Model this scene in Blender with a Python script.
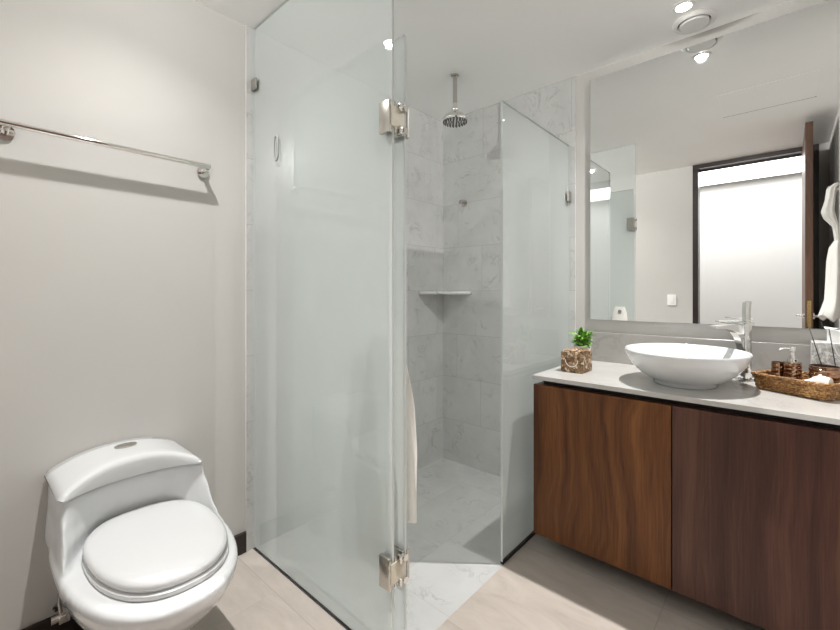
import bpy, bmesh, math, random
from mathutils import Vector, Matrix
R = math.radians
C = bpy.context.scene.collection
for o in list(bpy.data.objects):
    bpy.data.objects.remove(o, do_unlink=True)
sc = bpy.context.scene

# ------------------------------------------------------------------ camera, world, lights, exposure
cam_d = bpy.data.cameras.new('camera')
cam_d.sensor_fit = 'HORIZONTAL'
cam_d.sensor_width = 36.0
cam_d.lens = 412.4 / 840 * 36.0
cam_d.shift_y = -22.8 / 840
cam_d.clip_start = 0.01
cam = bpy.data.objects.new('camera', cam_d)
C.objects.link(cam)
cam.location = (0, 0, 1.22)
cam.rotation_euler = (R(90), 0, R(41.695))
sc.camera = cam

w = bpy.data.worlds.new('world')
sc.world = w
w.use_nodes = True
w.node_tree.nodes['Background'].inputs[0].default_value = (0.9, 0.95, 1.0, 1)
w.node_tree.nodes['Background'].inputs[1].default_value = 0.5

sc.view_settings.view_transform = 'Standard'
sc.view_settings.look = 'None'
sc.view_settings.gamma = 1.0
sc.view_settings.use_curve_mapping = False
sc.view_settings.exposure = 1.58
sc.cycles.max_bounces = 14
sc.cycles.diffuse_bounces = 8
sc.cycles.glossy_bounces = 6
sc.cycles.transmission_bounces = 10
sc.cycles.transparent_max_bounces = 16
sc.cycles.sample_clamp_indirect = 6.0
sc.cycles.caustics_reflective = False
sc.cycles.caustics_refractive = False

def lamp_spot(name, loc, watts, size=150, radius=0.03, col=(1, 0.982, 0.96), blend=0.5):
    l = bpy.data.lights.new(name, 'SPOT')
    l.energy = watts; l.spot_size = R(size); l.spot_blend = blend
    l.shadow_soft_size = radius; l.color = col
    o = bpy.data.objects.new(name, l); C.objects.link(o); o.location = loc
    return o
def lamp_area(name, loc, sx, sy, watts, rot=(0, 0, 0), col=(1, 1, 1)):
    l = bpy.data.lights.new(name, 'AREA')
    l.shape = 'RECTANGLE'; l.size = sx; l.size_y = sy; l.energy = watts; l.color = col
    o = bpy.data.objects.new(name, l); C.objects.link(o); o.location = loc; o.rotation_euler = rot
    return o
CEIL = 2.475
LAMP_T = (-1.49, 0.43)      # downlight over the toilet
LAMP_V = (-0.34, 2.12)      # downlight over the vanity
def falloff(light, kind):
    # softer than real distance falloff, set to even out the light
    light.use_nodes = True; nt = light.node_tree
    em = next(n for n in nt.nodes if n.type == 'EMISSION')
    lf = nt.nodes.new('ShaderNodeLightFalloff'); lf.inputs['Strength'].default_value = 1.0
    nt.links.new(lf.outputs[kind], em.inputs['Strength'])
for nm, (lx, ly), wt_, sp, cone in (('toilet_light', LAMP_T, 14, 6.8, 125), ('vanity_light', LAMP_V, 32, 3.6, 132)):
    so = lamp_spot(nm, (lx, ly, CEIL - 0.012), wt_, size=cone, blend=1.0, radius=0.025)
    falloff(so.data, 'Linear')
    p = bpy.data.lights.new(nm + '_added_fill', 'POINT'); p.energy = sp; p.shadow_soft_size = 0.010; p.color = (1, 0.985, 0.965)  # extra point lamp added at each downlight for glow and even fill
    falloff(p, 'Constant')
    po = bpy.data.objects.new(nm + '_added_fill', p); C.objects.link(po); po.location = (lx, ly, CEIL - 0.018)
lamp_area('corridor_light', (-0.55, -0.66, CEIL - 0.02), 2.2, 0.7, 11.5, col=(1, 0.99, 0.97))

# ------------------------------------------------------------------ material helpers
MATS = {}
def srgb(r, g, b):
    def f(c):
        c /= 255.0
        return c / 12.92 if c <= 0.04045 else ((c + 0.055) / 1.055) ** 2.4
    return (f(r), f(g), f(b), 1)
class NT:
    def __init__(s, name):
        m = bpy.data.materials.new(name); m.use_nodes = True
        s.m = m; s.t = m.node_tree; s.t.nodes.clear()
        s.out = s.n('ShaderNodeOutputMaterial')
        MATS[name] = m
    def n(s, kind, **kw):
        nd = s.t.nodes.new(kind)
        for k, v in kw.items():
            if k.startswith('_'): setattr(nd, k[1:], v)
        return nd
    def l(s, a, b): s.t.links.new(a, b)
    def set(s, sock, v):
        if isinstance(v, bpy.types.NodeSocket): s.l(v, sock)
        else: sock.default_value = v
    def math(s, op, a, b=None, c=None, clamp=False):
        nd = s.n('ShaderNodeMath'); nd.operation = op; nd.use_clamp = clamp
        for i, v in enumerate((a, b, c)):
            if v is not None: s.set(nd.inputs[i], v)
        return nd.outputs[0]
    def mix(s, f, a, b):
        nd = s.n('ShaderNodeMix'); nd.data_type = 'RGBA'
        s.set(nd.inputs['Factor'], f); s.set(nd.inputs[6], a); s.set(nd.inputs[7], b)
        return nd.outputs[2]
    def ramp(s, f, stops):
        nd = s.n('ShaderNodeValToRGB'); e = nd.color_ramp.elements
        while len(e) < len(stops): e.new(0.5)
        for el, (p, c) in zip(e, stops): el.position = p; el.color = c
        s.set(nd.inputs[0], f); return nd.outputs[0]
    def noise(s, vec, scale, detail=4, rough=0.5, dist=0.0):
        nd = s.n('ShaderNodeTexNoise'); s.set(nd.inputs['Vector'], vec)
        nd.inputs['Scale'].default_value = scale; nd.inputs['Detail'].default_value = detail
        nd.inputs['Roughness'].default_value = rough; nd.inputs['Distortion'].default_value = dist
        return nd.outputs[0]
    def pos(s): return s.n('ShaderNodeNewGeometry').outputs['Position']
    def obj(s): return s.n('ShaderNodeTexCoord').outputs['Object']
    def xyz(s, v):
        nd = s.n('ShaderNodeSeparateXYZ'); s.l(v, nd.inputs[0]); return nd.outputs
    def comb(s, x, y, z):
        nd = s.n('ShaderNodeCombineXYZ')
        for i, v in enumerate((x, y, z)): s.set(nd.inputs[i], v)
        return nd.outputs[0]
    def joint(s, c, period, off, width):
        # 1 on a thin line every `period`
        a = s.math('SUBTRACT', c, off); a = s.math('DIVIDE', a, period)
        a = s.math('FRACT', a); a = s.math('SUBTRACT', a, 0.5); a = s.math('ABSOLUTE', a)
        return s.math('GREATER_THAN', a, 0.5 - width / period / 2)
    def bsdf(s, col, rough=0.5, metal=0.0, bump=None, bstr=0.1, bdist=0.01, coat=0.0, spec=0.5, sheen=0.0):
        b = s.n('ShaderNodeBsdfPrincipled')
        s.set(b.inputs['Base Color'], col); s.set(b.inputs['Roughness'], rough)
        b.inputs['Metallic'].default_value = metal
        b.inputs['Coat Weight'].default_value = coat
        b.inputs['Coat Roughness'].default_value = 0.03
        b.inputs['Specular IOR Level'].default_value = spec
        b.inputs['Sheen Weight'].default_value = sheen
        if bump is not None:
            bn = s.n('ShaderNodeBump'); bn.inputs['Strength'].default_value = bstr
            bn.inputs['Distance'].default_value = bdist; s.l(bump, bn.inputs['Height'])
            s.l(bn.outputs[0], b.inputs['Normal'])
        s.l(b.outputs[0], s.out.inputs[0]); return b
def plain(name, col, rough=0.5, metal=0.0, nscale=60, namp=0.04, bstr=0.0, coat=0.0, spec=0.5, sheen=0.0):
    t = NT(name); n = t.noise(t.pos(), nscale, 3)
    dark = tuple(c * (1 - namp) for c in col[:3]) + (1,); lite = tuple(min(1, c * (1 + namp)) for c in col[:3]) + (1,)
    c = t.ramp(n, [(0.3, dark), (0.7, lite)])
    t.bsdf(c, rough, metal, n if bstr else None, bstr, 0.002, coat, spec, sheen)
    return t.m

plain('wall_paint', (0.565, 0.55, 0.528, 1), 0.75, nscale=3, namp=0.015)
plain('ceiling_paint', (0.95, 0.95, 0.945, 1), 0.8, nscale=3, namp=0.01)
plain('corridor_paint', (0.66, 0.66, 0.655, 1), 0.7, nscale=3, namp=0.01)
plain('porcelain', (0.61, 0.62, 0.625, 1), 0.12, namp=0.004, coat=0.5)
plain('seat_plastic', (0.60, 0.605, 0.61, 1), 0.2, namp=0.004, coat=0.3)
plain('basin_ceramic', (0.68, 0.69, 0.70, 1), 0.1, namp=0.004, coat=0.4)
plain('chrome', (0.80, 0.79, 0.77, 1), 0.07, 1.0, namp=0.01)
plain('brushed_steel', (0.55, 0.53, 0.49, 1), 0.22, 1.0, namp=0.03)
plain('black_rubber', (0.03, 0.028, 0.026, 1), 0.6)
plain('dark_gap', (0.018, 0.014, 0.012, 1), 0.7)
plain('white_plastic', (0.86, 0.855, 0.84, 1), 0.35, namp=0.005)
plain('pot_white', (0.85, 0.83, 0.78, 1), 0.4, namp=0.02)
plain('white_cloth', (0.84, 0.82, 0.78, 1), 0.9, nscale=500, namp=0.05, bstr=0.6, sheen=0.3)
plain('brass', (0.50, 0.36, 0.16, 1), 0.25, 1.0)
plain('reed', (0.02, 0.015, 0.012, 1), 0.6)
plain('soil', (0.06, 0.04, 0.025, 1), 0.9)
plain('gasket', (0.62, 0.58, 0.47, 1), 0.3)
plain('card_white', (0.86, 0.86, 0.86, 1), 0.6)
plain('dark_frame', (0.026, 0.017, 0.016, 1), 0.3, namp=0.2)
plain('baseboard_dark', (0.022, 0.013, 0.011, 1), 0.45, namp=0.2)
plain('satin_grip', (0.42, 0.44, 0.43, 1), 0.4)
plain('nozzle', (0.10, 0.10, 0.10, 1), 0.5)

def emit(name, col, strength):
    t = NT(name); e = t.n('ShaderNodeEmission'); e.inputs[0].default_value = col; e.inputs[1].default_value = strength
    t.l(e.outputs[0], t.out.inputs[0])
emit('lamp_lens', (1, 0.96, 0.9, 1), 14)

def marble(name, base, vein, plane, pz=0.3105, pw=0.61, offz=0.0, offw=0.0, grout=(0.40, 0.39, 0.375, 1), tiles=True, rough=0.25, stagger=0.305, vs=1.0):
    t = NT(name); p = t.pos(); X, Y, Z = t.xyz(p)
    if plane == 'x': u, v = Y, Z
    elif plane == 'y': u, v = X, Z
    else: u, v = Y, X
    if tiles:
        row = t.math('FLOOR', t.math('DIVIDE', t.math('SUBTRACT', v, offz), pz))
        uo = t.math('ADD', u, t.math('MULTIPLY', row, stagger))
        colm = t.math('FLOOR', t.math('DIVIDE', t.math('SUBTRACT', uo, offw), pw))
        cell = t.comb(t.math('MULTIPLY', row, 3.71), t.math('MULTIPLY', colm, 5.13), t.math('MULTIPLY', t.math('ADD', row, colm), 2.3))
        va = t.n('ShaderNodeVectorMath'); va.operation = 'ADD'; t.l(p, va.inputs[0]); t.l(cell, va.inputs[1]); q = va.outputs[0]
        vm = t.math('MAXIMUM', t.joint(v, pz, offz, 0.0028), t.joint(uo, pw, offw, 0.0028))
    else: q = p
    big = t.noise(q, 2.2 * vs, 5, 0.6, 0.4)
    n1 = t.noise(q, 3.0 * vs, 8, 0.62, 1.4)
    ridge = t.math('ABSOLUTE', t.math('SUBTRACT', n1, 0.5))
    vmask = t.ramp(ridge, [(0.0, (1, 1, 1, 1)), (0.035, (0, 0, 0, 1))])
    gate = t.ramp(t.noise(q, 4.3 * vs, 3, 0.5), [(0.48, (0, 0, 0, 1)), (0.68, (1, 1, 1, 1))])
    spots = t.ramp(t.noise(q, 17 * vs, 6, 0.7), [(0.66, (0, 0, 0, 1)), (0.80, (1, 1, 1, 1))])
    b2 = tuple(c * 0.88 for c in base[:3]) + (1,)
    c = t.mix(t.ramp(big, [(0.35, (0, 0, 0, 1)), (0.7, (1, 1, 1, 1))]), base, b2)
    c = t.mix(t.math('MULTIPLY', t.math('MULTIPLY', vmask, gate), 0.58), c, vein)
    c = t.mix(t.math('MULTIPLY', spots, 0.5), c, vein)
    if tiles: c = t.mix(t.math('MULTIPLY', vm, 0.75), c, grout)
    t.bsdf(c, rough)
    return t.m
MB = (0.60, 0.60, 0.59, 1); MV = (0.30, 0.295, 0.285, 1)
marble('marble_x', MB, MV, 'x', offz=-0.012, offw=0.18, vs=2.1)
marble('marble_y', MB, MV, 'y', offz=-0.012, offw=-1.98, stagger=0.2, vs=2.1)
marble('marble_floor', (0.50, 0.50, 0.49, 1), MV, 'z', pz=0.3105, pw=0.61, offz=-1.558, offw=1.54, stagger=0.31, vs=1.8)
marble('marble_edge', (0.78, 0.775, 0.755, 1), MV, 'x', tiles=False)
def box_mat():
    t = NT('marble_box'); p = t.pos()
    n = t.noise(p, 30, 6, 0.65, 1.5); n2 = t.noise(p, 11, 3, 0.5, 2.5)
    r = t.math('ABSOLUTE', t.math('SUBTRACT', n2, 0.5))
    c = t.ramp(n, [(0.35, (0.30, 0.30, 0.295, 1)), (0.62, (0.62, 0.62, 0.61, 1))])
    c = t.mix(t.ramp(r, [(0.0, (1, 1, 1, 1)), (0.03, (0, 0, 0, 1))]), c, (0.85, 0.85, 0.84, 1))
    t.bsdf(c, 0.3)
box_mat()
marble('worktop_stone', (0.50, 0.49, 0.47, 1), (0.36, 0.35, 0.33, 1), 'z', tiles=False, vs=1.6, rough=0.18)
marble('backsplash_stone', (0.39, 0.375, 0.355, 1), (0.27, 0.255, 0.24, 1), 'y', tiles=False, vs=1.7, rough=0.25)

def floor_mat():
    t = NT('floor_tile'); p = t.pos(); X, Y, Z = t.xyz(p)
    colm = t.math('FLOOR', t.math('DIVIDE', t.math('ADD', X, 0.96), 0.6))
    left = t.math('LESS_THAN', X, -0.96)
    offy = t.math('ADD', t.math('MULTIPLY', left, 0.246), 0.014)
    jy = t.joint(t.math('SUBTRACT', Y, offy), 0.6, 0.0, 0.003)
    jx = t.math('MULTIPLY', t.joint(X, 0.6, -0.96, 0.003), t.math('GREATER_THAN', X, -0.9))
    row = t.math('FLOOR', t.math('DIVIDE', t.math('SUBTRACT', Y, offy), 0.6))
    cell = t.comb(t.math('MULTIPLY', colm, 3.3), t.math('MULTIPLY', row, 4.7), 0.0)
    va = t.n('ShaderNodeVectorMath'); va.operation = 'ADD'; t.l(p, va.inputs[0]); t.l(cell, va.inputs[1])
    mp = t.n('ShaderNodeMapping'); mp.inputs['Rotation'].default_value = (0, 0, 0.5); mp.inputs['Scale'].default_value = (1.0, 3.2, 1.0)
    t.l(va.outputs[0], mp.inputs[0]); q = mp.outputs[0]
    n = t.noise(q, 4.0, 8, 0.62, 0.8); n2 = t.noise(va.outputs[0], 1.3, 4, 0.5)
    c = t.ramp(n, [(0.28, (0.36, 0.315, 0.278, 1)), (0.5, (0.425, 0.376, 0.334, 1)), (0.72, (0.48, 0.43, 0.385, 1))])
    c = t.mix(t.math('MULTIPLY', t.ramp(n2, [(0.35, (0, 0, 0, 1)), (0.7, (1, 1, 1, 1))]), 0.3), c, (0.395, 0.355, 0.317, 1))
    c = t.mix(t.math('MULTIPLY', t.math('MAXIMUM', jx, jy), 0.75), c, (0.30, 0.27, 0.235, 1))
    t.bsdf(c, 0.38)
floor_mat()

def wood(name, dark, mid, lite, seed, rough=0.38, scale=1.0, swirl=0.24):
    t = NT(name); p = t.pos()
    mp = t.n('ShaderNodeMapping'); mp.inputs['Location'].default_value = (seed, seed * 0.7, seed * 1.3)
    t.l(p, mp.inputs[0]); X, Y, Z = t.xyz(mp.outputs[0])
    u = t.math('ADD', X, Y)
    warp = t.noise(t.comb(t.math('MULTIPLY', u, 1.6), 0.0, t.math('MULTIPLY', Z, 0.9)), 1.6 * scale, 3, 0.5)
    uu = t.math('ADD', u, t.math('MULTIPLY', warp, swirl))
    g1 = t.noise(t.comb(t.math('MULTIPLY', uu, 9.0), 0.3, t.math('MULTIPLY', Z, 0.35)), 2.0 * scale, 6, 0.62)
    g2 = t.noise(t.comb(t.math('MULTIPLY', u, 60.0), 0.7, t.math('MULTIPLY', Z, 1.6)), 3.0, 5, 0.7)
    g3 = t.noise(t.comb(t.math('MULTIPLY', u, 1.3), 1.7, t.math('MULTIPLY', Z, 0.25)), 3.0, 2, 0.5)
    v = t.math('ADD', t.math('MULTIPLY', g1, 0.56), t.math('MULTIPLY', g2, 0.28))
    v = t.math('ADD', v, t.math('MULTIPLY', g3, 0.16))
    c = t.ramp(v, [(0.36, dark), (0.5, mid), (0.64, lite)])
    t.bsdf(c, rough, bump=g2, bstr=0.05, bdist=0.001, spec=0.3)
wood('walnut_amber_lit', (0.050, 0.016, 0.004, 1), (0.122, 0.043, 0.011, 1), (0.21, 0.086, 0.025, 1), 3.1)  # left door: own grain cut, with the light on it mixed into the amber
wood('walnut_dark_shaded', (0.028, 0.0095, 0.0065, 1), (0.060, 0.024, 0.016, 1), (0.105, 0.047, 0.031, 1), 8.4, swirl=0.10)  # right door: same walnut, its light and reflections mixed into the darker tone
wood('walnut_carcass', (0.05, 0.022, 0.012, 1), (0.09, 0.04, 0.02, 1), (0.13, 0.065, 0.035, 1), 5.2)
wood('door_wood', (0.05, 0.026, 0.017, 1), (0.11, 0.058, 0.038, 1), (0.17, 0.095, 0.062, 1), 1.2)

def frosted():
    # acid-etched face: scatters most of what passes, lets a little through unscattered, keeps a faint gloss
    t = NT('etched_glass'); 
    d = t.n('ShaderNodeBsdfDiffuse'); d.inputs[0].default_value = (0.60, 0.628, 0.618, 1)
    tr = t.n('ShaderNodeBsdfTranslucent'); tr.inputs[0].default_value = (0.84, 0.885, 0.875, 1)
    tp = t.n('ShaderNodeBsdfTransparent'); tp.inputs[0].default_value = (0.93, 0.955, 0.95, 1)
    m1 = t.n('ShaderNodeMixShader'); m1.inputs[0].default_value = 0.42; t.l(d.outputs[0], m1.inputs[1]); t.l(tr.outputs[0], m1.inputs[2])
    m2 = t.n('ShaderNodeMixShader'); m2.inputs[0].default_value = 0.33; t.l(m1.outputs[0], m2.inputs[1]); t.l(tp.outputs[0], m2.inputs[2])
    t.l(m2.outputs[0], t.out.inputs[0])
    t = NT('clear_face')
    tp = t.n('ShaderNodeBsdfTransparent'); tp.inputs[0].default_value = (0.985, 0.993, 0.99, 1)
    g = t.n('ShaderNodeBsdfGlossy'); g.inputs['Roughness'].default_value = 0.015; g.inputs[0].default_value = (0.9, 0.9, 0.9, 1)
    f = t.n('ShaderNodeFresnel'); f.inputs[0].default_value = 1.45
    bf = t.n('ShaderNodeNewGeometry').outputs['Backfacing']
    m = t.n('ShaderNodeMixShader'); t.l(t.math('MULTIPLY', f.outputs[0], t.math('SUBTRACT', 1.0, bf)), m.inputs[0]); t.l(tp.outputs[0], m.inputs[1]); t.l(g.outputs[0], m.inputs[2])
    t.l(m.outputs[0], t.out.inputs[0])
    t = NT('glass_edge'); t.bsdf((0.56, 0.60, 0.59, 1), 0.15)
frosted()
def mirror_mat():
    t = NT('mirror_silver'); g = t.n('ShaderNodeBsdfGlossy'); g.inputs['Roughness'].default_value = 0.0
    g.inputs[0].default_value = (0.93, 0.935, 0.925, 1); t.l(g.outputs[0], t.out.inputs[0])
mirror_mat()
def copper_mat():
    t = NT('copper'); n = t.noise(t.pos(), 40, 3)
    c = t.ramp(n, [(0.3, (0.26, 0.15, 0.095, 1)), (0.7, (0.44, 0.28, 0.19, 1))])
    t.bsdf(c, 0.16, 1.0)
copper_mat()
def wicker_mat():
    t = NT('wicker'); p = t.obj(); n = t.noise(p, 120, 3, 0.7, 0.6); n2 = t.noise(p, 30, 3)
    c = t.ramp(t.math('ADD', t.math('MULTIPLY', n, 0.7), t.math('MULTIPLY', n2, 0.3)), [(0.34, (0.05, 0.017, 0.005, 1)), (0.5, (0.28, 0.128, 0.036, 1)), (0.64, (0.62, 0.38, 0.15, 1))])
    t.bsdf(c, 0.5, bump=n, bstr=0.8, bdist=0.004)
wicker_mat()
def mosaic_mat():
    t = NT('wood_mosaic'); v = t.n('ShaderNodeTexVoronoi'); v.inputs['Scale'].default_value = 75
    t.l(t.obj(), v.inputs['Vector'])
    v2 = t.n('ShaderNodeTexVoronoi'); v2.feature = 'DISTANCE_TO_EDGE'; v2.inputs['Scale'].default_value = 75; t.l(t.obj(), v2.inputs['Vector'])
    X, Y, Z = t.xyz(v.outputs['Color'])
    c = t.ramp(X, [(0.0, (0.10, 0.045, 0.018, 1)), (0.35, (0.28, 0.155, 0.07, 1)), (0.65, (0.46, 0.29, 0.15, 1)), (0.9, (0.72, 0.60, 0.44, 1))])
    e = t.math('LESS_THAN', v2.outputs['Distance'], 0.07)
    c = t.mix(t.math('MULTIPLY', e, 0.8), c, (0.04, 0.018, 0.008, 1))
    t.bsdf(c, 0.5, bump=v2.outputs['Distance'], bstr=0.5, bdist=0.004)
mosaic_mat()
def leaf_mat(name, a, b):
    t = NT(name); n = t.noise(t.obj(), 45, 2)
    t.bsdf(t.ramp(n, [(0.35, a), (0.65, b)]), 0.4)
leaf_mat('leaf', (0.045, 0.16, 0.012, 1), (0.24, 0.50, 0.08, 1))

# ------------------------------------------------------------------ geometry helpers (all in world coordinates)
def BM(): return bmesh.new()
def box(bm, x0, x1, y0, y1, z0, z1, bev=0.0, seg=2, mat=0):
    b = bmesh.new()
    bmesh.ops.create_cube(b, size=1)
    for v in b.verts:
        v.co = Vector(((x0 + x1) / 2 + v.co.x * (x1 - x0), (y0 + y1) / 2 + v.co.y * (y1 - y0), (z0 + z1) / 2 + v.co.z * (z1 - z0)))
    if bev: bmesh.ops.bevel(b, geom=b.edges[:], offset=bev, segments=seg, affect='EDGES', profile=0.5)
    for f in b.faces: f.material_index = mat
    merge(bm, b)
def merge(bm, b, M=None):
    if M is not None: bmesh.ops.transform(b, matrix=M, verts=b.verts[:])
    me = bpy.data.meshes.new('t'); b.to_mesh(me); bm.from_mesh(me); bpy.data.meshes.remove(me); b.free()
def loft(bm, rings, caps=True, mat=0):
    vr = [[bm.verts.new(Vector(p)) for p in r] for r in rings]
    n = len(vr[0])
    for a, b in zip(vr[:-1], vr[1:]):
        for i in range(n):
            f = bm.faces.new((a[i], a[(i + 1) % n], b[(i + 1) % n], b[i])); f.material_index = mat; f.smooth = True
    if caps:
        for r, rev in ((vr[0], True), (vr[-1], False)):
            f = bm.faces.new(list(reversed(r)) if rev else r); f.material_index = mat
    return vr
def lathe(bm, prof, c, seg=40, mat=0, caps=True):
    rings = [[(c[0] + r * math.cos(2 * math.pi * i / seg), c[1] + r * math.sin(2 * math.pi * i / seg), c[2] + z) for i in range(seg)] for r, z in prof]
    loft(bm, rings, caps, mat)
def tube(bm, pts, r, seg=12, caps=True, mat=0, radii=None):
    pts = [Vector(p) for p in pts]; rings = []
    up = Vector((0, 0, 1)); prev = None
    for i, p in enumerate(pts):
        t = (pts[min(i + 1, len(pts) - 1)] - pts[max(i - 1, 0)]).normalized()
        if prev is None:
            a = t.cross(up)
            if a.length < 0.01: a = t.cross(Vector((1, 0, 0)))
            a.normalize()
        else:
            a = (prev - t * prev.dot(t)).normalized()
        prev = a; b = t.cross(a)
        rr = radii[i] if radii else r
        rings.append([p + (a * math.cos(2 * math.pi * k / seg) + b * math.sin(2 * math.pi * k / seg)) * rr for k in range(seg)])
    loft(bm, rings, caps, mat)
def torus_path(bm, pts, r, seg=8, mat=0):
    pts = [Vector(p) for p in pts]; n = len(pts); rings = []
    for i in range(n):
        t = (pts[(i + 1) % n] - pts[i - 1]).normalized(); a = t.cross(Vector((0, 0, 1))).normalized(); b = t.cross(a)
        rings.append([pts[i] + (a * math.cos(2 * math.pi * k / seg) + b * math.sin(2 * math.pi * k / seg)) * r for k in range(seg)])
    rings.append(rings[0]); loft(bm, rings, False, mat)
def rrect(cx, cy, hx, hy, rad, z, n=6, rot=0.0):
    pts = []
    for sx, sy, a0 in ((1, 1, 0), (-1, 1, 90), (-1, -1, 180), (1, -1, 270)):
        for k in range(n + 1):
            a = R(a0 + 90 * k / n)
            pts.append((sx * (hx - rad) + rad * math.cos(a), sy * (hy - rad) + rad * math.sin(a)))
    c, s = math.cos(rot), math.sin(rot)
    return [(cx + x * c - y * s, cy + x * s + y * c, z) for x, y in pts]

WORLD = {}
def obj(name, bm, mats, parent=None, origin=None, smooth=None):
    """links a bmesh given in world coordinates as one object"""
    if parent is not None: org = WORLD[parent.name]
    else: org = Vector(origin) if origin else Vector((0, 0, 0))
    bmesh.ops.recalc_face_normals(bm, faces=bm.faces[:])
    bmesh.ops.translate(bm, vec=-org, verts=bm.verts[:])
    me = bpy.data.meshes.new(name); bm.to_mesh(me); bm.free()
    for m in (mats if isinstance(mats, (list, tuple)) else [mats]): me.materials.append(MATS[m])
    if smooth is not None:
        for p in me.polygons: p.use_smooth = True
        me.set_sharp_from_angle(angle=R(smooth))
    o = bpy.data.objects.new(name, me); C.objects.link(o)
    if parent is not None: o.parent = parent
    else: o.location = org
    WORLD[o.name] = org
    return o
def thing(name, label, cat, loc, group=None):
    o = bpy.data.objects.new(name, None); C.objects.link(o); o.empty_display_size = 0.05
    o.location = loc; o['label'] = label; o['category'] = cat
    if group: o['group'] = group
    WORLD[o.name] = Vector(loc)
    return o
def tag(o, label, cat, group=None):
    o['label'] = label; o['category'] = cat
    if group: o['group'] = group
    return o
def struct(name, bm, mats, smooth=None):
    o = obj(name, bm, mats, smooth=smooth); o['kind'] = 'structure'; return o

# ------------------------------------------------------------------ the setting
XL, YB, XR, YE = -1.906, 2.394, 0.262, -0.106
PX, PY = -0.956, 0.9414            # planes of the two glass screens
TX, TY = -1.897, 2.386             # tiled faces in the shower
b = BM()
def poly(bm, pts, z0, z1):
    loft(bm, [[(x, y, z0) for x, y in pts], [(x, y, z1) for x, y in pts]])
poly(b, [(XL, YE), (XR, YE), (XR, YB), (-0.948, YB), (-0.948, 0.934), (XL, 0.934)], -0.05, 0.0)
struct('floor', b, 'floor_tile')
b = BM(); box(b, XL, -0.948, 0.934, YB, -0.05, 0.0); struct('floor_shower', b, 'marble_floor')
b = BM(); box(b, XL - 0.1, XR + 0.1, YE - 0.0, YB + 0.1, CEIL, CEIL + 0.05); struct('ceiling', b, 'ceiling_paint')
b = BM(); box(b, XL - 0.1, XL, YE - 0.1, YB + 0.1, -0.05, CEIL); struct('wall_left', b, 'wall_paint')
b = BM(); box(b, XL, XR, YB, YB + 0.1, -0.05, CEIL); struct('wall_back', b, 'wall_paint')
b = BM(); box(b, XR, XR + 0.1, YE - 0.1, YB + 0.1, -0.05, CEIL); struct('wall_right', b, 'wall_paint')
b = BM(); box(b, XL, -0.70, YE - 0.1, YE, -0.05, CEIL); box(b, 0.20, XR, YE - 0.1, YE, -0.05, CEIL); struct('wall_front', b, 'wall_paint')
b = BM(); box(b, XL, TX, 0.9036, YB, 0.0, CEIL, mat=0)
b.normal_update()
for f in b.faces:
    if abs(f.normal.y + 1) < 0.1: f.material_index = 1
struct('wall_shower_left', b, ['marble_x', 'marble_edge'])
b = BM(); box(b, TX, -0.919, TY, YB, 0.0, CEIL)
struct('wall_shower_back', b, 'marble_y')
b = BM(); box(b, XL, XL + 0.012, YE, 0.9036, 0.0, 0.0968, 0.002, 1); struct('baseboard_left', b, 'baseboard_dark')
b = BM(); box(b, XL + 0.012, -0.702, YE, YE + 0.012, 0.0, 0.0968, 0.002, 1); struct('baseboard_front', b, 'baseboard_dark')
b = BM(); box(b, XR - 0.012, XR, YE + 0.02, 1.83, 0.0, 0.0968, 0.002, 1); struct('baseboard_right', b, 'baseboard_dark')
# corridor outside the open entry door
b = BM(); box(b, -3.2, 2.0, -1.25, -1.15, -0.05, CEIL); struct('wall_corridor', b, 'corridor_paint')
b = BM(); box(b, -3.3, -3.2, -1.15, YE - 0.1, -0.05, CEIL); struct('wall_corridor_left', b, 'corridor_paint')
b = BM(); box(b, 2.0, 2.1, -1.15, YE - 0.1, -0.05, CEIL); struct('wall_corridor_right', b, 'corridor_paint')
b = BM(); box(b, -3.2, XL - 0.1, YE - 0.1, YE, -0.05, CEIL); box(b, XR + 0.1, 2.0, YE - 0.1, YE, -0.05, CEIL); struct('wall_corridor_inner', b, 'corridor_paint')
b = BM(); box(b, -3.2, 2.0, -1.15, YE, -0.05, 0.0); struct('floor_corridor', b, 'floor_tile')
b = BM(); box(b, -3.2, 2.0, -1.15, YE, CEIL, CEIL + 0.05); struct('ceiling_corridor', b, 'corridor_paint')

# entry door: frame in the wall, leaf swung open into the room
door = bpy.data.objects.new('door_1', None); C.objects.link(door); door['kind'] = 'structure'
door.location = (0.20, YE, 0); WORLD[door.name] = Vector((0.20, YE, 0))
b = BM()
box(b, -0.70, -0.655, YE - 0.1, YE + 0.012, 0, CEIL); box(b, 0.150, 0.20, YE - 0.1, YE + 0.012, 0, CEIL)
box(b, -0.655, 0.150, YE - 0.1, YE + 0.012, CEIL - 0.04, CEIL)
box(b, -0.655, 0.150, YE - 0.1, YE - 0.085, CEIL - 0.055, CEIL - 0.04)
obj('door_frame', b, 'dark_frame', door)
b = BM(); box(b, 0.094, 0.136, YE + 0.014, 0.745, 0.012, 2.425, 0.002, 1)
leaf = obj('door_leaf', b, 'door_wood', door)
b = BM(); box(b, 0.104, 0.126, 0.745, 0.748, 0.94, 1.16, 0.001, 1); obj('lock_plate', b, 'brass', leaf)
def lever(sx, xf):
    b = BM(); tube(b, [(xf, 0.685, 1.05), (xf + sx * 0.008, 0.685, 1.05)], 0.025, 24)
    tube(b, [(xf + sx * 0.006, 0.685, 1.05), (xf + sx * 0.030, 0.685, 1.05), (xf + sx * 0.040, 0.675, 1.05), (xf + sx * 0.040, 0.57, 1.05)], 0.009, 12)
    return b
obj('lever_handle', lever(-1, 0.094), 'chrome', leaf, smooth=40)
obj('lever_handle', lever(1, 0.136), 'chrome', leaf, smooth=40)
for z in (0.3, 1.2, 2.2):
    b = BM(); tube(b, [(0.142, YE + 0.012, z - 0.05), (0.142, YE + 0.012, z + 0.05)], 0.007, 10); obj('hinge', b, 'brushed_steel', door, smooth=40)

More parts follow.
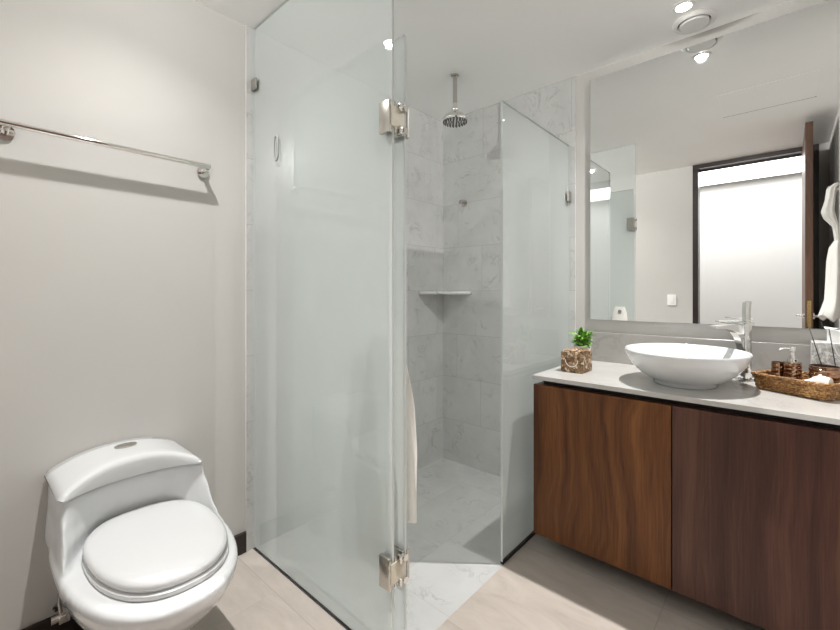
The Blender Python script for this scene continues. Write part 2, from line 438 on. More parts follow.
# ------------------------------------------------------------------ shower glass
def pane(bm, x0, x1, y0, y1, z0, z1, etched):
    """10 mm sheet; material 0 clear face, 1 etched face, 2 polished edges; `etched` = outward normal of the etched side"""
    n0 = len(bm.faces); box(bm, x0, x1, y0, y1, z0, z1)
    bm.faces.ensure_lookup_table(); bm.normal_update()
    thin = 'x' if (x1 - x0) < (y1 - y0) else 'y'
    for f in bm.faces[n0:]:
        n = f.normal; c = n.x if thin == 'x' else n.y
        if abs(c) < 0.5: f.material_index = 2
        else: f.material_index = 1 if c * etched > 0 else 0
GL = ['clear_face', 'etched_glass', 'glass_edge']
# fixed screen between toilet and shower
s1 = thing('shower_screen', 'tall fixed frosted glass screen reaching the ceiling between toilet and shower', 'shower screen', ((TX + PX) / 2, PY, 0))
b = BM(); pane(b, TX + 0.002, PX, PY - 0.005, PY + 0.005, 0.0045, CEIL - 0.004, 1); obj('glass_panel', b, GL, s1)
b = BM(); box(b, TX + 0.002, PX, PY - 0.0055, PY + 0.0055, 0.0005, 0.0045); obj('floor_seal', b, 'nozzle', s1)
b = BM(); box(b, TX + 0.0005, TX + 0.042, PY - 0.016, PY - 0.0055, 2.175, 2.225, 0.002); box(b, TX + 0.0005, TX + 0.042, PY + 0.0055, PY + 0.016, 2.175, 2.225, 0.002)
obj('wall_clip', b, 'brushed_steel', s1)
# oval finger pull on the screen
b = BM(); pts = []
for k in range(40):
    a = 2 * math.pi * k / 40
    pts.append((-1.677 + 0.017 * math.cos(a), PY - 0.0095, 1.853 + 0.034 * math.sin(a) + (0.020 if math.sin(a) > 0 else -0.020)))
pp = [Vector(p) for p in pts]; rings = []
for i in range(40):
    t = (pp[(i + 1) % 40] - pp[i - 1]).normalized(); a = t.cross(Vector((0, 1, 0))).normalized(); q = t.cross(a)
    rings.append([pp[i] + (a * math.cos(2 * math.pi * k / 8) + q * math.sin(2 * math.pi * k / 8)) * 0.0045 for k in range(8)])
rings.append(rings[0]); loft(b, rings, False)
obj('finger_pull', b, 'satin_grip', s1, smooth=60)

# fixed screen beside the vanity
s2 = thing('shower_screen', 'shorter fixed frosted glass screen with sloping-looking top beside the vanity cabinet', 'shower screen', (PX, 2.0, 0))
s2['label'] = 'narrow fixed frosted glass screen standing against the left end of the vanity'
b = BM(); pane(b, PX - 0.005, PX + 0.005, 1.6242, TY - 0.002, 0.010, 2.079, -1); obj('glass_panel', b, GL, s2)
b = BM(); box(b, PX - 0.007, PX + 0.007, 1.6242, TY - 0.002, 0.0005, 0.012); obj('floor_seal', b, 'dark_gap', s2)
b = BM(); box(b, PX + 0.0055, PX + 0.016, TY - 0.045, TY - 0.0005, 1.745, 1.805, 0.002); box(b, PX - 0.016, PX - 0.0055, TY - 0.045, TY - 0.0005, 1.745, 1.805, 0.002)
obj('wall_clip', b, 'brushed_steel', s2)

# shower door folded back inside against the tall screen
DY = 0.998
dr = thing('shower_door', 'frosted glass shower door folded back inside behind the tall screen', 'shower door', (PX, DY, 0))
b = BM(); pane(b, -1.632, -0.954, DY - 0.005, DY + 0.005, 0.012, 2.079, -1); obj('glass_leaf', b, GL, dr)
def hinge(zc):
    h = BM()
    box(h, PX - 0.046, PX + 0.003, PY - 0.020, PY - 0.0056, zc - 0.052, zc + 0.052, 0.0025)
    box(h, PX - 0.046, PX + 0.003, PY + 0.0056, PY + 0.016, zc - 0.052, zc + 0.052, 0.0025)
    o = obj('hinge', h, 'brushed_steel', dr, smooth=30)
    k = BM(); box(k, PX + 0.001, PX + 0.006, PY - 0.014, DY - 0.008, zc - 0.034, zc + 0.034, 0.0015); obj('hinge_body', k, 'gasket', o)
    k = BM(); box(k, -1.006, -0.951, DY - 0.017, DY - 0.0056, zc - 0.052, zc + 0.052, 0.0025); box(k, -1.006, -0.951, DY + 0.0056, DY + 0.017, zc - 0.052, zc + 0.052, 0.0025)
    obj('door_plate', k, 'brushed_steel', o)
    for dz in (-0.038, 0.036):
        k = BM(); tube(k, [(PX + 0.002, 0.985, zc + dz), (PX + 0.018, 0.985, zc + dz)], 0.011, 16); box(k, PX - 0.002, PX + 0.014, 0.962, 0.972, zc + dz - 0.013, zc + dz + 0.013, 0.001)
        obj('pivot_screw', k, 'chrome', o, smooth=40)
hinge(1.790); hinge(0.308)
b = BM(); tube(b, [(-1.05, DY + 0.005, 1.06), (-1.05, DY + 0.05, 1.06)], 0.008, 12); tube(b, [(-1.05, DY + 0.050, 1.06), (-1.05, DY + 0.056, 1.06)], 0.014, 16)
obj('towel_hook', b, 'chrome', dr, smooth=40)

# towel hanging on the door hook
b = BM(); rings = []
N = 56
for j in range(30):
    f = j / 29; z = 1.098 - 0.665 * f
    hx = 0.050 + 0.040 * min(1, f * 1.5); hy = 0.010 + 0.027 * min(1, f * 2.4)
    cy = DY + 0.010 + hy * 1.12 + 0.004; cx = -1.057 + 0.006 * f
    if f < 0.06: hy *= 0.6 + 6 * f; hx *= 0.75 + 4 * f
    ring = []
    for i in range(N):
        a = 2 * math.pi * i / N
        m = 1 + (0.10 * math.sin(5 * a + 2.0 * f) + 0.05 * math.sin(9 * a - 3 * f)) * min(1, f * 3)
        ring.append((cx + hx * m * math.copysign(abs(math.cos(a)) ** 0.8, math.cos(a)), cy + hy * (0.85 + 0.15 * m) * math.sin(a), z + 0.008 * math.sin(3 * a) * f))
    rings.append(ring)
loft(b, rings)
tag(obj('towel', b, 'white_cloth', origin=(-1.06, DY + 0.04, 0.45), smooth=60), 'white towel hanging behind the shower door edge beside its hinges', 'towel')

# corner shelf, shower head, hook
b = BM()
tri = [(TX + 0.0005, 2.118), (TX + 0.0005, TY - 0.0005), (-1.645, TY - 0.0005), (-1.648, TY - 0.02), (TX + 0.02, 2.115)]
poly(b, tri, 1.205, 1.225)
tag(obj('corner_shelf', b, 'marble_edge', origin=(-1.8, 2.3, 1.205)), 'slim marble corner shelf between the two tiled shower walls', 'shelf')
SH = (-1.434, 1.914)
sh = thing('rain_shower', 'round chrome rain shower head on a ceiling arm', 'shower head', (SH[0], SH[1], CEIL))
b = BM(); tube(b, [(SH[0], SH[1], CEIL - 0.003), (SH[0], SH[1], 2.31)], 0.0125, 20)
lathe(b, [(0.022, -0.008), (0.022, 0.0)], (SH[0], SH[1], CEIL - 0.0005), 24)
obj('ceiling_arm', b, 'brushed_steel', sh, smooth=40)
b = BM(); lathe(b, [(0.010, 0.10), (0.013, 0.095), (0.014, 0.075), (0.019, 0.070), (0.020, 0.055), (0.016, 0.048)], (SH[0], SH[1], 2.215), 24); obj('swivel_joint', b, 'chrome', sh, smooth=40)
b = BM(); lathe(b, [(0.016, 0.052), (0.03, 0.044), (0.060, 0.024), (0.074, 0.006), (0.076, -0.004), (0.072, -0.012)], (SH[0], SH[1], 2.215), 48)
hd = obj('spray_head', b, 'chrome', sh, smooth=40)
b = BM()
for rr, n in ((0.018, 6), (0.036, 12), (0.053, 18), (0.066, 22)):
    for k in range(n):
        a = 2 * math.pi * k / n + rr * 40
        lathe(b, [(0.0042, -0.002), (0.003, -0.008)], (SH[0] + rr * math.cos(a), SH[1] + rr * math.sin(a), 2.205), 8)
obj('nozzles', b, 'nozzle', hd)
b = BM(); tube(b, [(-1.704, TY - 0.0005, 1.848), (-1.704, TY - 0.008, 1.848)], 0.022, 20); tube(b, [(-1.704, TY - 0.007, 1.848), (-1.704, TY - 0.035, 1.85)], 0.009, 12)
tube(b, [(-1.704, TY - 0.034, 1.85), (-1.704, TY - 0.044, 1.852)], 0.017, 16, radii=[0.012, 0.017])
tag(obj('wall_hook', b, 'brushed_steel', origin=(-1.704, TY, 1.848), smooth=40), 'small round steel hook high on the back shower tiles', 'hook')

# ------------------------------------------------------------------ mirror, vanity
b = BM(); box(b, -0.829, XR - 0.02, 2.375, YB - 0.0005, 1.068, 2.416)
b.normal_update()
for f in b.faces:
    if f.normal.y < -0.5: f.material_index = 1
tag(obj('wall_mirror', b, ['glass_edge', 'mirror_silver'], origin=(-0.27, YB, 1.068)), 'large frameless wall mirror above the washbasin', 'mirror')

VX0, VX1, VF = -0.885, 0.260, 1.790
cab = thing('vanity_cabinet', 'walnut two-door vanity cabinet under the pale stone worktop', 'cabinet', ((VX0 + VX1) / 2, 2.09, 0))
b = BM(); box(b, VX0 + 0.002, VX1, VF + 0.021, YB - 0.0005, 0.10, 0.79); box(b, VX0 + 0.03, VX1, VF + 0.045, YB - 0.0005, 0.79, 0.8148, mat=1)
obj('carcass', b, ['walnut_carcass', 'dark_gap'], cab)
b = BM(); box(b, VX0, -0.3275, VF, VF + 0.019, 0.098, 0.792, 0.001, 1); o = obj('door', b, 'walnut_amber_lit', cab); o['label'] = 'amber walnut door with curved grain, light mixed into its tone'
b = BM(); box(b, -0.3235, VX1, VF, VF + 0.019, 0.098, 0.792, 0.001, 1); o = obj('door', b, 'walnut_dark_shaded', cab); o['label'] = 'darker plum brown walnut door, light and reflection mixed into its tone'
b = BM(); box(b, VX0 + 0.12, VX1, VF + 0.22, YB - 0.001, 0.0005, 0.10); obj('plinth', b, 'dark_gap', cab)
b = BM(); box(b, -0.8875, VX1, 1.784, YB - 0.0005, 0.815, 0.835, 0.0015, 1)
wt = obj('worktop', b, 'worktop_stone', origin=(-0.3, 2.09, 0.815)); tag(wt, 'pale stone worktop on the walnut vanity with a low backsplash', 'worktop')
b = BM(); box(b, -0.8875, VX1, 2.386, YB - 0.0005, 0.8352, 0.997, 0.0015, 1); o = obj('backsplash', b, 'backsplash_stone', wt); o['label'] = 'grey stone backsplash'

BC = (-0.3245, 2.046); ZT = 0.835
bs = thing('washbasin', 'round white vessel basin standing on the worktop below the mirror', 'basin', (BC[0], BC[1], ZT))
prof = [(0.112, 0.0), (0.116, 0.003), (0.118, 0.014), (0.128, 0.020), (0.156, 0.036), (0.186, 0.062), (0.208, 0.092), (0.221, 0.118), (0.2265, 0.132), (0.2265, 0.138), (0.2235, 0.141),
        (0.218, 0.136), (0.207, 0.117), (0.186, 0.086), (0.152, 0.056), (0.108, 0.034), (0.06, 0.024), (0.022, 0.022)]
b = BM(); lathe(b, prof, (BC[0], BC[1], ZT + 0.0004), 96)
for v in b.verts: v.co.y = BC[1] + (v.co.y - BC[1]) * 1.09
obj('bowl', b, 'basin_ceramic', bs, smooth=50)
b = BM(); lathe(b, [(0.021, 0.0225), (0.021, 0.0255), (0.016, 0.027), (0.003, 0.0275)], (BC[0], BC[1], ZT + 0.0004), 32); obj('drain', b, 'chrome', bs, smooth=40)

# faucet: square column, arched spout towards the basin, flat lever with an upright blade
FC = Vector((-0.139, 2.290, ZT)); fd = Vector((BC[0] - FC.x, BC[1] - FC.y, 0)).normalized()
ang = math.atan2(fd.y, fd.x); Mf = Matrix.Translation(FC) @ Matrix.Rotation(ang, 4, 'Z')
fc = thing('faucet', 'tall square chrome mixer tap behind the right side of the basin', 'faucet', FC)
def part_local(fn):
    t = BM(); fn(t); out = BM(); merge(out, t, Mf); return out
obj('column', part_local(lambda t: (box(t, -0.018, 0.018, -0.018, 0.018, 0.006, 0.250, 0.003), box(t, -0.027, 0.027, -0.027, 0.027, 0.0003, 0.007, 0.002))), 'chrome', fc, smooth=30)
def spout(t):
    prof = [(0.020, 0.243), (0.060, 0.245), (0.11, 0.244), (0.166, 0.240), (0.168, 0.230), (0.13, 0.229), (0.085, 0.222), (0.06, 0.210), (0.042, 0.188), (0.032, 0.160), (0.020, 0.130)]
    loft(t, [[(x, -0.016, z) for x, z in prof], [(x, 0.016, z) for x, z in prof]])
    for f in t.faces: f.smooth = False
obj('spout', part_local(spout), 'chrome', fc)
lv = obj('lever', part_local(lambda t: box(t, -0.020, 0.142, -0.013, 0.013, 0.256, 0.2615, 0.0015)), 'chrome', fc, smooth=30)
def blade(t):
    prof = [(-0.010, 0.2615), (0.004, 0.2615), (0.005, 0.30), (0.002, 0.342), (-0.014, 0.342), (-0.009, 0.30)]
    loft(t, [[(x, -0.009, z) for x, z in prof], [(x, 0.009, z) for x, z in prof]])
    for f in t.faces: f.smooth = False
obj('upright_grip', part_local(blade), 'chrome', lv)

# potted plant and mosaic box on the left end of the worktop
bxo = thing('trinket_box', 'small brown wood mosaic box on the left end of the worktop', 'box', (-0.772, 2.02, ZT))
b = BM(); box(b, -0.826, -0.718, 1.960, 2.082, ZT + 0.0004, ZT + 0.098, 0.003, 2); obj('box_body', b, 'wood_mosaic', bxo)
b = BM(); random.seed(4)
for k in range(26):
    x = random.uniform(-0.818, -0.726); y = random.uniform(1.968, 2.074); a = random.uniform(0, 3.14); s = random.uniform(0.010, 0.020)
    t = BM(); box(t, -s, s, -s * 0.5, s * 0.5, -0.002, 0.003, 0.001, 1)
    merge(b, t, Matrix.Translation((x, y, ZT + 0.0985 + random.uniform(0, 0.003))) @ Matrix.Rotation(a, 4, 'Z') @ Matrix.Rotation(random.uniform(-0.25, 0.25), 4, 'X'))
obj('wood_chips', b, 'wood_mosaic', bxo)
b = BM(); pts = [(-0.772 + 0.030 * math.cos(R(a)), 1.957, ZT + 0.060 + 0.032 * math.sin(R(a))) for a in range(180, 361, 10)]
tube(b, pts, 0.002, 8); obj('twig_handle', b, 'pot_white', bxo, smooth=60)

PC = (-0.786, 2.138)
pl = thing('potted_plant', 'small bushy green plant in a white pot behind the mosaic box', 'plant', (PC[0], PC[1], ZT))
b = BM(); lathe(b, [(0.030, 0.0004), (0.033, 0.01), (0.038, 0.085), (0.040, 0.100), (0.041, 0.112), (0.037, 0.112), (0.034, 0.095)], (PC[0], PC[1], ZT), 32, caps=False)
lathe(b, [(0.030, 0.0004), (0.001, 0.0004)], (PC[0], PC[1], ZT), 32, caps=False); obj('pot', b, 'pot_white', pl, smooth=40)
b = BM(); lathe(b, [(0.0345, 0.096), (0.001, 0.100)], (PC[0], PC[1], ZT), 24, caps=False); obj('soil', b, 'soil', pl)
b = BM(); random.seed(11)
def leaf_blade(bm, base, d, L, W):
    d = d.normalized(); side = d.cross(Vector((0, 0, 1)))
    if side.length < 0.05: side = Vector((1, 0, 0))
    side.normalize(); nrm = side.cross(d)
    side = (side * math.cos(random.uniform(-.7, .7)) + nrm * math.sin(random.uniform(-.7, .7))).normalized(); nrm = d.cross(side)
    prev = None
    for k in range(6):
        f = k / 5; wd = W * math.sin(math.pi * min(0.97, 0.12 + 0.88 * f)) ; c = base + d * L * f - Vector((0, 0, 1)) * 0.18 * L * f * f
        row = [bm.verts.new(c + side * wd), bm.verts.new(c - nrm * wd * 0.35), bm.verts.new(c - side * wd)]
        if prev:
            for q in (0, 1):
                fc_ = bm.faces.new((prev[q], prev[q + 1], row[q + 1], row[q])); fc_.smooth = True
        prev = row
for k in range(170):
    th = random.uniform(0, 6.283); el = random.uniform(-0.15, 1.5); rr = random.uniform(0.006, 0.030)
    base = Vector((PC[0] + rr * 0.8 * math.cos(th), PC[1] + rr * 0.8 * math.sin(th), ZT + 0.108 + random.uniform(0.0, 0.062)))
    d = Vector((math.cos(th) * math.cos(el), math.sin(th) * math.cos(el), math.sin(el)))
    leaf_blade(b, base, d, random.uniform(0.032, 0.054), random.uniform(0.006, 0.0095))
obj('foliage', b, 'leaf', pl)

# wicker tray and what stands in it
TR = R(-28); tx, ty = math.cos(TR), math.sin(TR); nx, ny = -ty, tx
HL, HD = 0.112, 0.088
TC = (-0.091 + HL * tx + HD * nx - 0.006, 2.134 + HL * ty + HD * ny + 0.0)
tr = thing('wicker_tray', 'woven brown wicker tray on the right of the worktop', 'tray', (TC[0], TC[1], ZT))
b = BM(); loft(b, [rrect(TC[0], TC[1], HL - 0.006, HD - 0.006, 0.02, ZT + 0.0005, rot=TR), rrect(TC[0], TC[1], HL - 0.006, HD - 0.006, 0.02, ZT + 0.008, rot=TR)]); obj('base', b, 'wicker', tr)
b = BM()
for j in range(6):
    z = ZT + 0.007 + j * 0.0085; g = j * 0.0022
    base = []
    P = rrect(TC[0], TC[1], HL + g, HD + g, 0.022 + g, z, n=6, rot=TR)
    for i in range(len(P)):
        p, q = Vector(P[i]), Vector(P[(i + 1) % len(P)]); m = max(1, int((q - p).length / 0.005))
        for s in range(m): base.append(p + (q - p) * s / m)
    n = len(base)
    base = [p + (p - Vector((TC[0], TC[1], p.z))).normalized() * (0.0022 * math.sin(i * 1.05 + j * math.pi)) for i, p in enumerate(base)]
    torus_path(b, base, 0.0052, 8)
obj('woven_wall', b, 'wicker', tr, smooth=60)
b = BM(); P = rrect(TC[0], TC[1], HL + 0.0135, HD + 0.0135, 0.033, ZT + 0.058, n=8, rot=TR); base = []
for i in range(len(P)):
    p, q = Vector(P[i]), Vector(P[(i + 1) % len(P)]); m = max(1, int((q - p).length / 0.004))
    for s in range(m): base.append(p + (q - p) * s / m)
for ph in (0, 2.09, 4.19):
    torus_path(b, [p + Vector((0, 0, 0.004 * math.sin(i * 0.55 + ph))) + (p - Vector((TC[0], TC[1], p.z))).normalized() * 0.004 * math.cos(i * 0.55 + ph) for i, p in enumerate(base)], 0.0042, 8)
obj('braided_rim', b, 'wicker', tr, smooth=60)
ZB = ZT + 0.0085
def ribbed(bm, c, r, z0, z1, n, top=True, inner=None):
    prof = [(r * 0.9, z0), (r, z0 + 0.002)]
    st = (z1 - z0 - 0.006) / n
    for k in range(n):
        z = z0 + 0.003 + k * st
        prof += [(r, z + 0.1 * st), (r, z + 0.62 * st), (r * 0.95, z + 0.72 * st), (r * 0.95, z + 0.90 * st)]
    prof += [(r, z1 - 0.003), (r * 0.97, z1)]
    if inner: prof += [(inner, z1), (inner, z1 - 0.02)]
    prof = [(a, z - 0) for a, z in prof]
    lathe(bm, prof, (c[0], c[1], 0), 40)
SD = (0.0150, 2.182)
sd = thing('soap_dispenser', 'ribbed copper soap dispenser with chrome pump in the wicker tray', 'soap dispenser', (SD[0], SD[1], ZB))
b = BM(); ribbed(b, SD, 0.029, ZB, 0.946, 6); obj('bottle', b, 'copper', sd, smooth=40)
b = BM(); lathe(b, [(0.016, 0.946), (0.016, 0.958), (0.008, 0.961), (0.0065, 0.985), (0.010, 0.988), (0.011, 1.004), (0.009, 1.007)], (SD[0], SD[1], 0), 24)
tube(b, [(SD[0], SD[1], 0.998), (SD[0] - 0.028, SD[1] - 0.010, 0.998), (SD[0] - 0.040, SD[1] - 0.014, 0.990)], 0.0045, 10); obj('pump', b, 'chrome', sd, smooth=40)
CU = (-0.0301, 2.1979)
b = BM(); ribbed(b, CU, 0.0188, ZB, 0.940, 5, inner=0.0165); tag(obj('tumbler', b, 'copper', origin=(CU[0], CU[1], ZB), smooth=40), 'slim ribbed copper tumbler left of the soap dispenser in the tray', 'tumbler')
RD = (0.1034, 2.145)
rd = thing('reed_diffuser', 'squat ribbed copper jar holding two dark reeds in the tray', 'diffuser', (RD[0], RD[1], ZB))
b = BM(); ribbed(b, RD, 0.044, ZB, 0.946, 5, inner=0.040); obj('jar', b, 'copper', rd, smooth=40)
b = BM(); lathe(b, [(0.0395, 0.934), (0.001, 0.934)], (RD[0], RD[1], 0), 32, caps=False); obj('lining', b, 'dark_gap', rd)
for (x0, y0, x1, y1, zt) in ((-0.004, -0.014, -0.040, 0.030, 1.082), (0.030, -0.012, 0.012, 0.012, 1.086)):
    b = BM(); tube(b, [(RD[0] + x0, RD[1] + y0, 0.930), (RD[0] + x1, RD[1] + y1, zt)], 0.0016, 6); obj('reed', b, 'reed', rd)
# folded hand towel in the front of the tray
t = BM(); rings = []
for j in range(15):
    f = j / 14; x = -0.060 + 0.120 * f; ring = []
    for i in range(24):
        a = 2 * math.pi * i / 24
        ring.append((x, 0.017 * math.cos(a) * (1 + 0.1 * math.sin(6 * f)), 0.032 + (0.014 + 0.026 * f) * (math.sin(a)) * (0.8 + 0.2 * math.cos(9 * f)) + 0.018 * f))
    rings.append(ring)
loft(t, rings); b = BM(); merge(b, t, Matrix.Translation((0.062, 2.086, ZB - 0.002)) @ Matrix.Rotation(TR, 4, 'Z'))
for v in b.verts: v.co.z = max(v.co.z, ZB + 0.0003)
tag(obj('hand_towel', b, 'white_cloth', origin=(0.07, 2.07, ZB), smooth=60), 'small white folded hand towel at the front of the wicker tray', 'towel')
# marble tissue box by the backsplash
tb = thing('tissue_box', 'veined white marble tissue box behind the tray against the backsplash', 'tissue box', (0.14, 2.32, ZT))
b = BM(); box(b, 0.072, 0.202, 2.262, 2.370, ZT + 0.0004, 1.022, 0.002, 1); obj('cover', b, 'marble_box', tb)
b = BM(); rings = []
for j in range(8):
    f = j / 7
    rings.append([(0.150 + (0.028 + 0.010 * f) * math.cos(a) * (1 + 0.2 * math.sin(3 * a + 2 * f)), 2.318 + (0.010 + 0.012 * f) * math.sin(a) * (1 + 0.2 * math.cos(2 * a)), 1.020 + 0.048 * f + 0.006 * f * math.sin(2 * a)) for a in [2 * math.pi * i / 24 for i in range(24)]])
loft(b, rings); obj('tissue', b, 'card_white', tb, smooth=60)

# ------------------------------------------------------------------ toilet
TCY = 0.408
WX = XL + 0.006
def egg(z, xf, xb, hy, n=2.3, N=64, nb=3.0, dy=0.0):
    xc = xb + (xf - xb) * 0.42; ring = []
    for i in range(N):
        a = 2 * math.pi * i / N; c, s = math.cos(a), math.sin(a)
        e = n if c > 0 else nb
        ring.append((xc + (xf - xc if c > 0 else xc - xb) * math.copysign(abs(c) ** (2 / e), c), TCY + dy + hy * math.copysign(abs(s) ** (2 / e), s), z))
    return ring
def tankplan(z, xc, xk, hy, xb=None, n=18, p=3.0, rr=0.03):
    """plan outline of the tank: straight back, concave front with forward corners"""
    xb = xb or WX; pts = []
    for k in range(n + 1):
        v = -1 + 2 * k / n; pts.append((xc + (xk - xc) * abs(v) ** p - (0.012 if abs(v) == 1 else 0), TCY + v * (hy - 0.0) , z))
    for k in range(1, 6): pts.append((xk - 0.02 - (xk - 0.02 - xb) * k / 6, TCY + hy + 0.004, z))
    for k in range(n + 1):
        v = 1 - 2 * k / n; pts.append((xb, TCY + v * hy * 0.97, z))
    for k in range(1, 6): pts.append((xb + (xk - 0.02 - xb) * k / 6, TCY - hy - 0.004, z))
    return pts
wc = thing('toilet', 'white one-piece toilet with closed lid against the left wall', 'toilet', (-1.6, TCY, 0))
b = BM()
loft(b, [egg(0.0005, -1.40, -1.86, 0.125), egg(0.04, -1.41, -1.86, 0.120), egg(0.12, -1.40, -1.86, 0.124), egg(0.20, -1.335, -1.87, 0.146), egg(0.27, -1.25, -1.88, 0.178),
         egg(0.33, -1.19, -1.89, 0.207), egg(0.375, -1.158, -1.895, 0.221), egg(0.405, -1.147, -1.895, 0.226), egg(0.418, -1.149, -1.893, 0.225), egg(0.421, -1.17, -1.89, 0.21)])
tank = BM()
loft(tank, [tankplan(0.20, -1.72, -1.55, 0.150), tankplan(0.30, -1.71, -1.47, 0.186, p=2.4), tankplan(0.40, -1.715, -1.46, 0.214, p=2.8), tankplan(0.44, -1.712, -1.495, 0.211, p=3.2), tankplan(0.50, -1.70, -1.55, 0.205, p=3.4),
            tankplan(0.55, -1.685, -1.588, 0.203, p=3.2), tankplan(0.588, -1.680, -1.605, 0.198, p=3.2)])
bmesh.ops.recalc_face_normals(b, faces=b.faces[:]); bmesh.ops.recalc_face_normals(tank, faces=tank.faces[:])
merge(b, tank)
body = obj('toilet_body', b, 'porcelain', wc)
m = body.modifiers.new('remesh', 'REMESH'); m.mode = 'VOXEL'; m.voxel_size = 0.006; m.use_smooth_shade = True
m = body.modifiers.new('smooth', 'SMOOTH'); m.factor = 0.6; m.iterations = 26
# tank lid
b = BM(); LY = TCY - 0.006; secs = []; NV = 44
for k in range(NV + 1):
    v = -1 + 2 * k / NV; a = abs(v)
    e = max(0.0, (a - 0.9) / 0.1); rnd = 1 - math.sqrt(max(0, 1 - e * e))          # rounded ends
    y = LY + 0.203 * v
    xf = -1.668 + 0.072 * a ** 2.6 - 0.030 * rnd
    zt = 0.604 + 0.051 * (1 - a ** 2.3) - 0.010 * rnd
    zb = 0.5905 + 0.003 * rnd
    lip = min(0.020, (zt - zb) * 0.5)
    sec = [(WX, zb), (WX, zt - 0.006), (WX + 0.006, zt)]
    for q in range(1, 7): sec.append((WX + 0.006 + (xf - 0.030 - WX - 0.006) * q / 6, zt))
    for q in range(1, 7):
        an = math.pi / 2 * q / 6
        sec.append((xf - 0.030 + 0.026 * math.sin(an), zt - lip * (1 - math.cos(an))))
    sec += [(xf + 0.002, zb + 0.006), (xf, zb + 0.001), (xf - 0.006, zb)]
    secs.append([(x, y, z) for x, z in sec])
loft(b, secs)
lid = obj('tank_lid', b, 'porcelain', wc, smooth=55)
b = BM(); t = BM(); lathe(t, [(0.030, 0.0), (0.030, 0.004), (0.026, 0.006), (0.001, 0.006)], (0, 0, 0), 32)
merge(b, t, Matrix.Translation((-1.815, TCY + 0.004, 0.655)) @ Matrix.Diagonal((0.75, 1.15, 1, 1)))
obj('flush_button', b, 'brushed_steel', wc, smooth=40)
# seat ring and lid
SY = 0.178
b = BM(); rings = [egg(0.4215, -1.206, -1.700, SY - 0.004, nb=2.35, dy=0.011), egg(0.424, -1.200, -1.706, SY, nb=2.35, dy=0.011), egg(0.435, -1.200, -1.706, SY, nb=2.35, dy=0.011), egg(0.438, -1.205, -1.702, SY - 0.004, nb=2.35, dy=0.011)]
loft(b, rings); obj('seat', b, 'seat_plastic', wc, smooth=50)
b = BM(); rings = [egg(0.4405, -1.214, -1.704, SY - 0.010, nb=2.35, dy=0.011), egg(0.442, -1.207, -1.709, SY - 0.004, nb=2.35, dy=0.011), egg(0.452, -1.205, -1.711, SY - 0.002, nb=2.35, dy=0.011), egg(0.460, -1.209, -1.708, SY - 0.005, nb=2.35, dy=0.011), egg(0.4655, -1.222, -1.70, SY - 0.014, nb=2.35, dy=0.011), egg(0.4685, -1.25, -1.68, SY - 0.035, nb=2.35, dy=0.011), egg(0.4705, -1.31, -1.64, 0.095, nb=2.35, dy=0.011), egg(0.471, -1.39, -1.57, 0.04, nb=2.35, dy=0.011)]
loft(b, rings); obj('seat_lid', b, 'seat_plastic', wc, smooth=70)

# water stop valve with its hose
vv = thing('stop_valve', 'small chrome water valve with hose low on the wall beside the toilet', 'valve', (XL, 0.243, 0.14))
b = BM(); tube(b, [(XL + 0.0005, 0.243, 0.118), (XL + 0.008, 0.243, 0.118)], 0.024, 20); tube(b, [(XL + 0.006, 0.243, 0.118), (XL + 0.055, 0.243, 0.118)], 0.010, 14)
box(b, XL + 0.034, XL + 0.066, 0.228, 0.260, 0.091, 0.123, 0.004); obj('valve_body', b, 'chrome', vv, smooth=40)
b = BM(); tube(b, [(XL + 0.05, 0.228, 0.108), (XL + 0.05, 0.210, 0.108)], 0.013, 12); obj('valve_handle', b, 'chrome', vv, smooth=40)
b = BM(); tube(b, [(XL + 0.05, 0.236, 0.120), (XL + 0.046, 0.232, 0.16), (XL + 0.048, 0.235, 0.205), (XL + 0.055, 0.245, 0.230)], 0.0055, 10); obj('hose', b, 'brushed_steel', vv, smooth=60)

# towel bar
tbx = XL + 0.062
br = thing('towel_bar', 'chrome towel bar on the left wall above the toilet', 'towel bar', (XL, 0.408, 1.735))
b = BM(); tube(b, [(tbx, 0.085, 1.755), (tbx, 0.720, 1.755)], 0.010, 20); obj('rail', b, 'chrome', br, smooth=40)
for y in (0.104, 0.712):
    b = BM(); tube(b, [(XL + 0.0005, y, 1.742), (XL + 0.009, y, 1.742)], 0.024, 28); tube(b, [(XL + 0.008, y, 1.742), (tbx - 0.006, y, 1.750)], 0.010, 14)
    obj('wall_mount', b, 'chrome', br, smooth=40)

# ------------------------------------------------------------------ ceiling fittings and the rest
def downlight(x, y, label):
    t = thing('downlight', label, 'ceiling light', (x, y, CEIL), 'recessed downlights')
    b = BM(); lathe(b, [(0.030, -0.0005), (0.030, -0.006), (0.040, -0.006), (0.044, -0.0005)], (x, y, CEIL), 40, caps=False); obj('trim_ring', b, 'white_plastic', t, smooth=40)
    b = BM(); lathe(b, [(0.0295, -0.0008), (0.0295, -0.004), (0.001, -0.004)], (x, y, CEIL), 32, caps=False); obj('lens', b, 'lamp_lens', t)
downlight(LAMP_V[0], LAMP_V[1], 'small recessed ceiling light next to the round vent above the basin')
downlight(LAMP_T[0], LAMP_T[1], 'small recessed ceiling light above the toilet')
VC = (-0.322, 2.268)
vt = thing('ceiling_vent', 'round white ceiling vent above the mirror', 'vent', (VC[0], VC[1], CEIL))
b = BM(); lathe(b, [(0.088, -0.0005), (0.088, -0.005), (0.080, -0.014), (0.069, -0.016), (0.064, -0.010), (0.063, -0.001)], (VC[0], VC[1], CEIL), 56, caps=False); obj('rim', b, 'white_plastic', vt, smooth=40)
b = BM(); lathe(b, [(0.058, -0.006), (0.059, -0.016), (0.054, -0.021), (0.001, -0.022)], (VC[0], VC[1], CEIL), 56, caps=False); obj('disc', b, 'white_plastic', vt, smooth=40)
b = BM(); lathe(b, [(0.0632, -0.0008), (0.001, -0.0008)], (VC[0], VC[1], CEIL), 40, caps=False); obj('throat', b, 'dark_gap', vt)
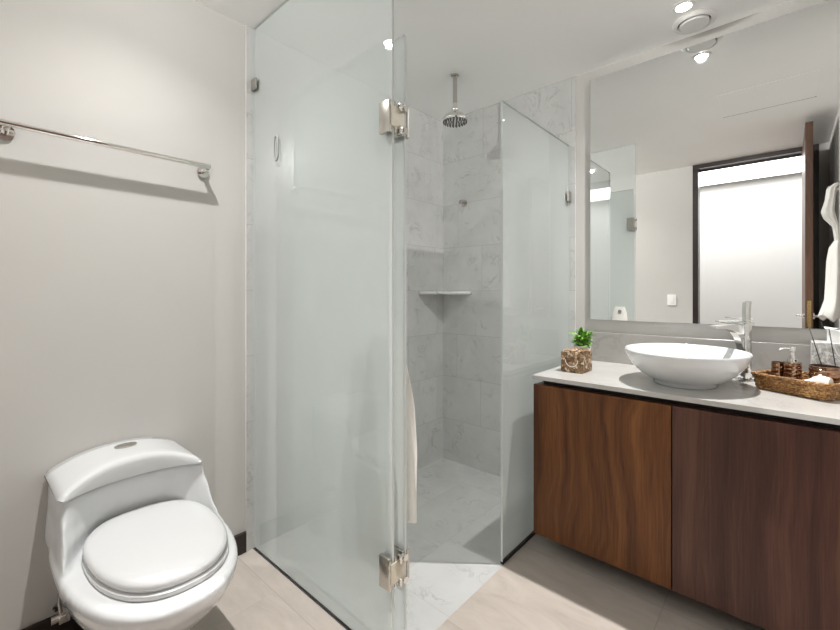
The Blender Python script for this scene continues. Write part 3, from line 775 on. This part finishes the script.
ht = thing('access_hatch', 'flush rectangular white access hatch in the ceiling, seen only in the mirror', 'hatch', (-0.10, 1.31, CEIL))
b = BM(); box(b, -0.336, 0.134, 1.096, 1.520, CEIL - 0.004, CEIL - 0.0006, 0.001, 1); obj('hatch_panel', b, 'ceiling_paint', ht)
b = BM(); box(b, -0.341, 0.139, 1.089, 1.0955, CEIL - 0.003, CEIL - 0.0006); obj('edge_gap', b, 'nozzle', ht)

sw = thing('light_switch', 'white light switch on the wall beside the entry door, seen in the mirror', 'switch', (-0.88, YE, 1.14))
b = BM(); box(b, -0.920, -0.840, YE + 0.0005, YE + 0.009, 1.085, 1.195, 0.003); obj('plate', b, 'white_plastic', sw)
b = BM(); box(b, -0.897, -0.863, YE + 0.009, YE + 0.013, 1.108, 1.172, 0.002); obj('rocker', b, 'card_white', sw)

# robe hanging on a wall hook on the right wall (seen in the mirror)
HKY = 1.10
b = BM(); tube(b, [(XR - 0.0005, HKY, 1.86), (XR - 0.008, HKY, 1.86)], 0.022, 20); tube(b, [(XR - 0.007, HKY, 1.86), (XR - 0.055, HKY, 1.86), (XR - 0.07, HKY, 1.885)], 0.008, 12)
tag(obj('coat_hook', b, 'chrome', origin=(XR, HKY, 1.86), smooth=40), 'chrome hook on the right wall carrying the white robe', 'hook')
rb = thing('bath_robe', 'white robe hanging from a hook, seen at the right edge of the mirror', 'robe', (XR - 0.06, HKY, 1.0))
def cloth(zs, seed, N=40):
    rings = []
    for j, (z, cx, cy, hx, hy) in enumerate(zs):
        f = j / (len(zs) - 1)
        rings.append([(cx + hx * (1 + 0.14 * math.sin(4 * a + seed + f)) * math.cos(a), cy + hy * (1 + 0.14 * math.sin(5 * a + 2 * seed - f)) * math.sin(a), z + 0.012 * math.sin(3 * a + seed) * f) for a in [2 * math.pi * i / N for i in range(N)]])
    b = BM(); loft(b, rings); return b
rx = XR - 0.050
obj('skirt', cloth([(1.54, rx + .02, HKY, 0.014, 0.025), (1.50, rx + .012, HKY, 0.026, 0.05), (1.42, rx + .010, HKY, 0.034, 0.07), (1.3, rx + .008, HKY, 0.036, 0.08), (1.18, rx + .004, HKY, 0.037, 0.085), (1.12, rx - .006, HKY, 0.042, 0.09), (1.07, rx - .016, HKY, 0.046, 0.095), (1.05, rx - .008, HKY, 0.033, 0.08)], 0.6), 'white_cloth', rb, smooth=60)
obj('collar', cloth([(1.90, rx + .018, HKY, 0.012, 0.018), (1.87, rx - .004, HKY, 0.022, 0.035), (1.80, rx - .012, HKY + .01, 0.022, 0.045), (1.73, rx - .024, HKY + .02, 0.028, 0.05), (1.69, rx - .014, HKY + .01, 0.026, 0.04), (1.64, rx + .012, HKY, 0.014, 0.022), (1.53, rx + .02, HKY, 0.010, 0.018)], 2.3), 'white_cloth', rb, smooth=60)
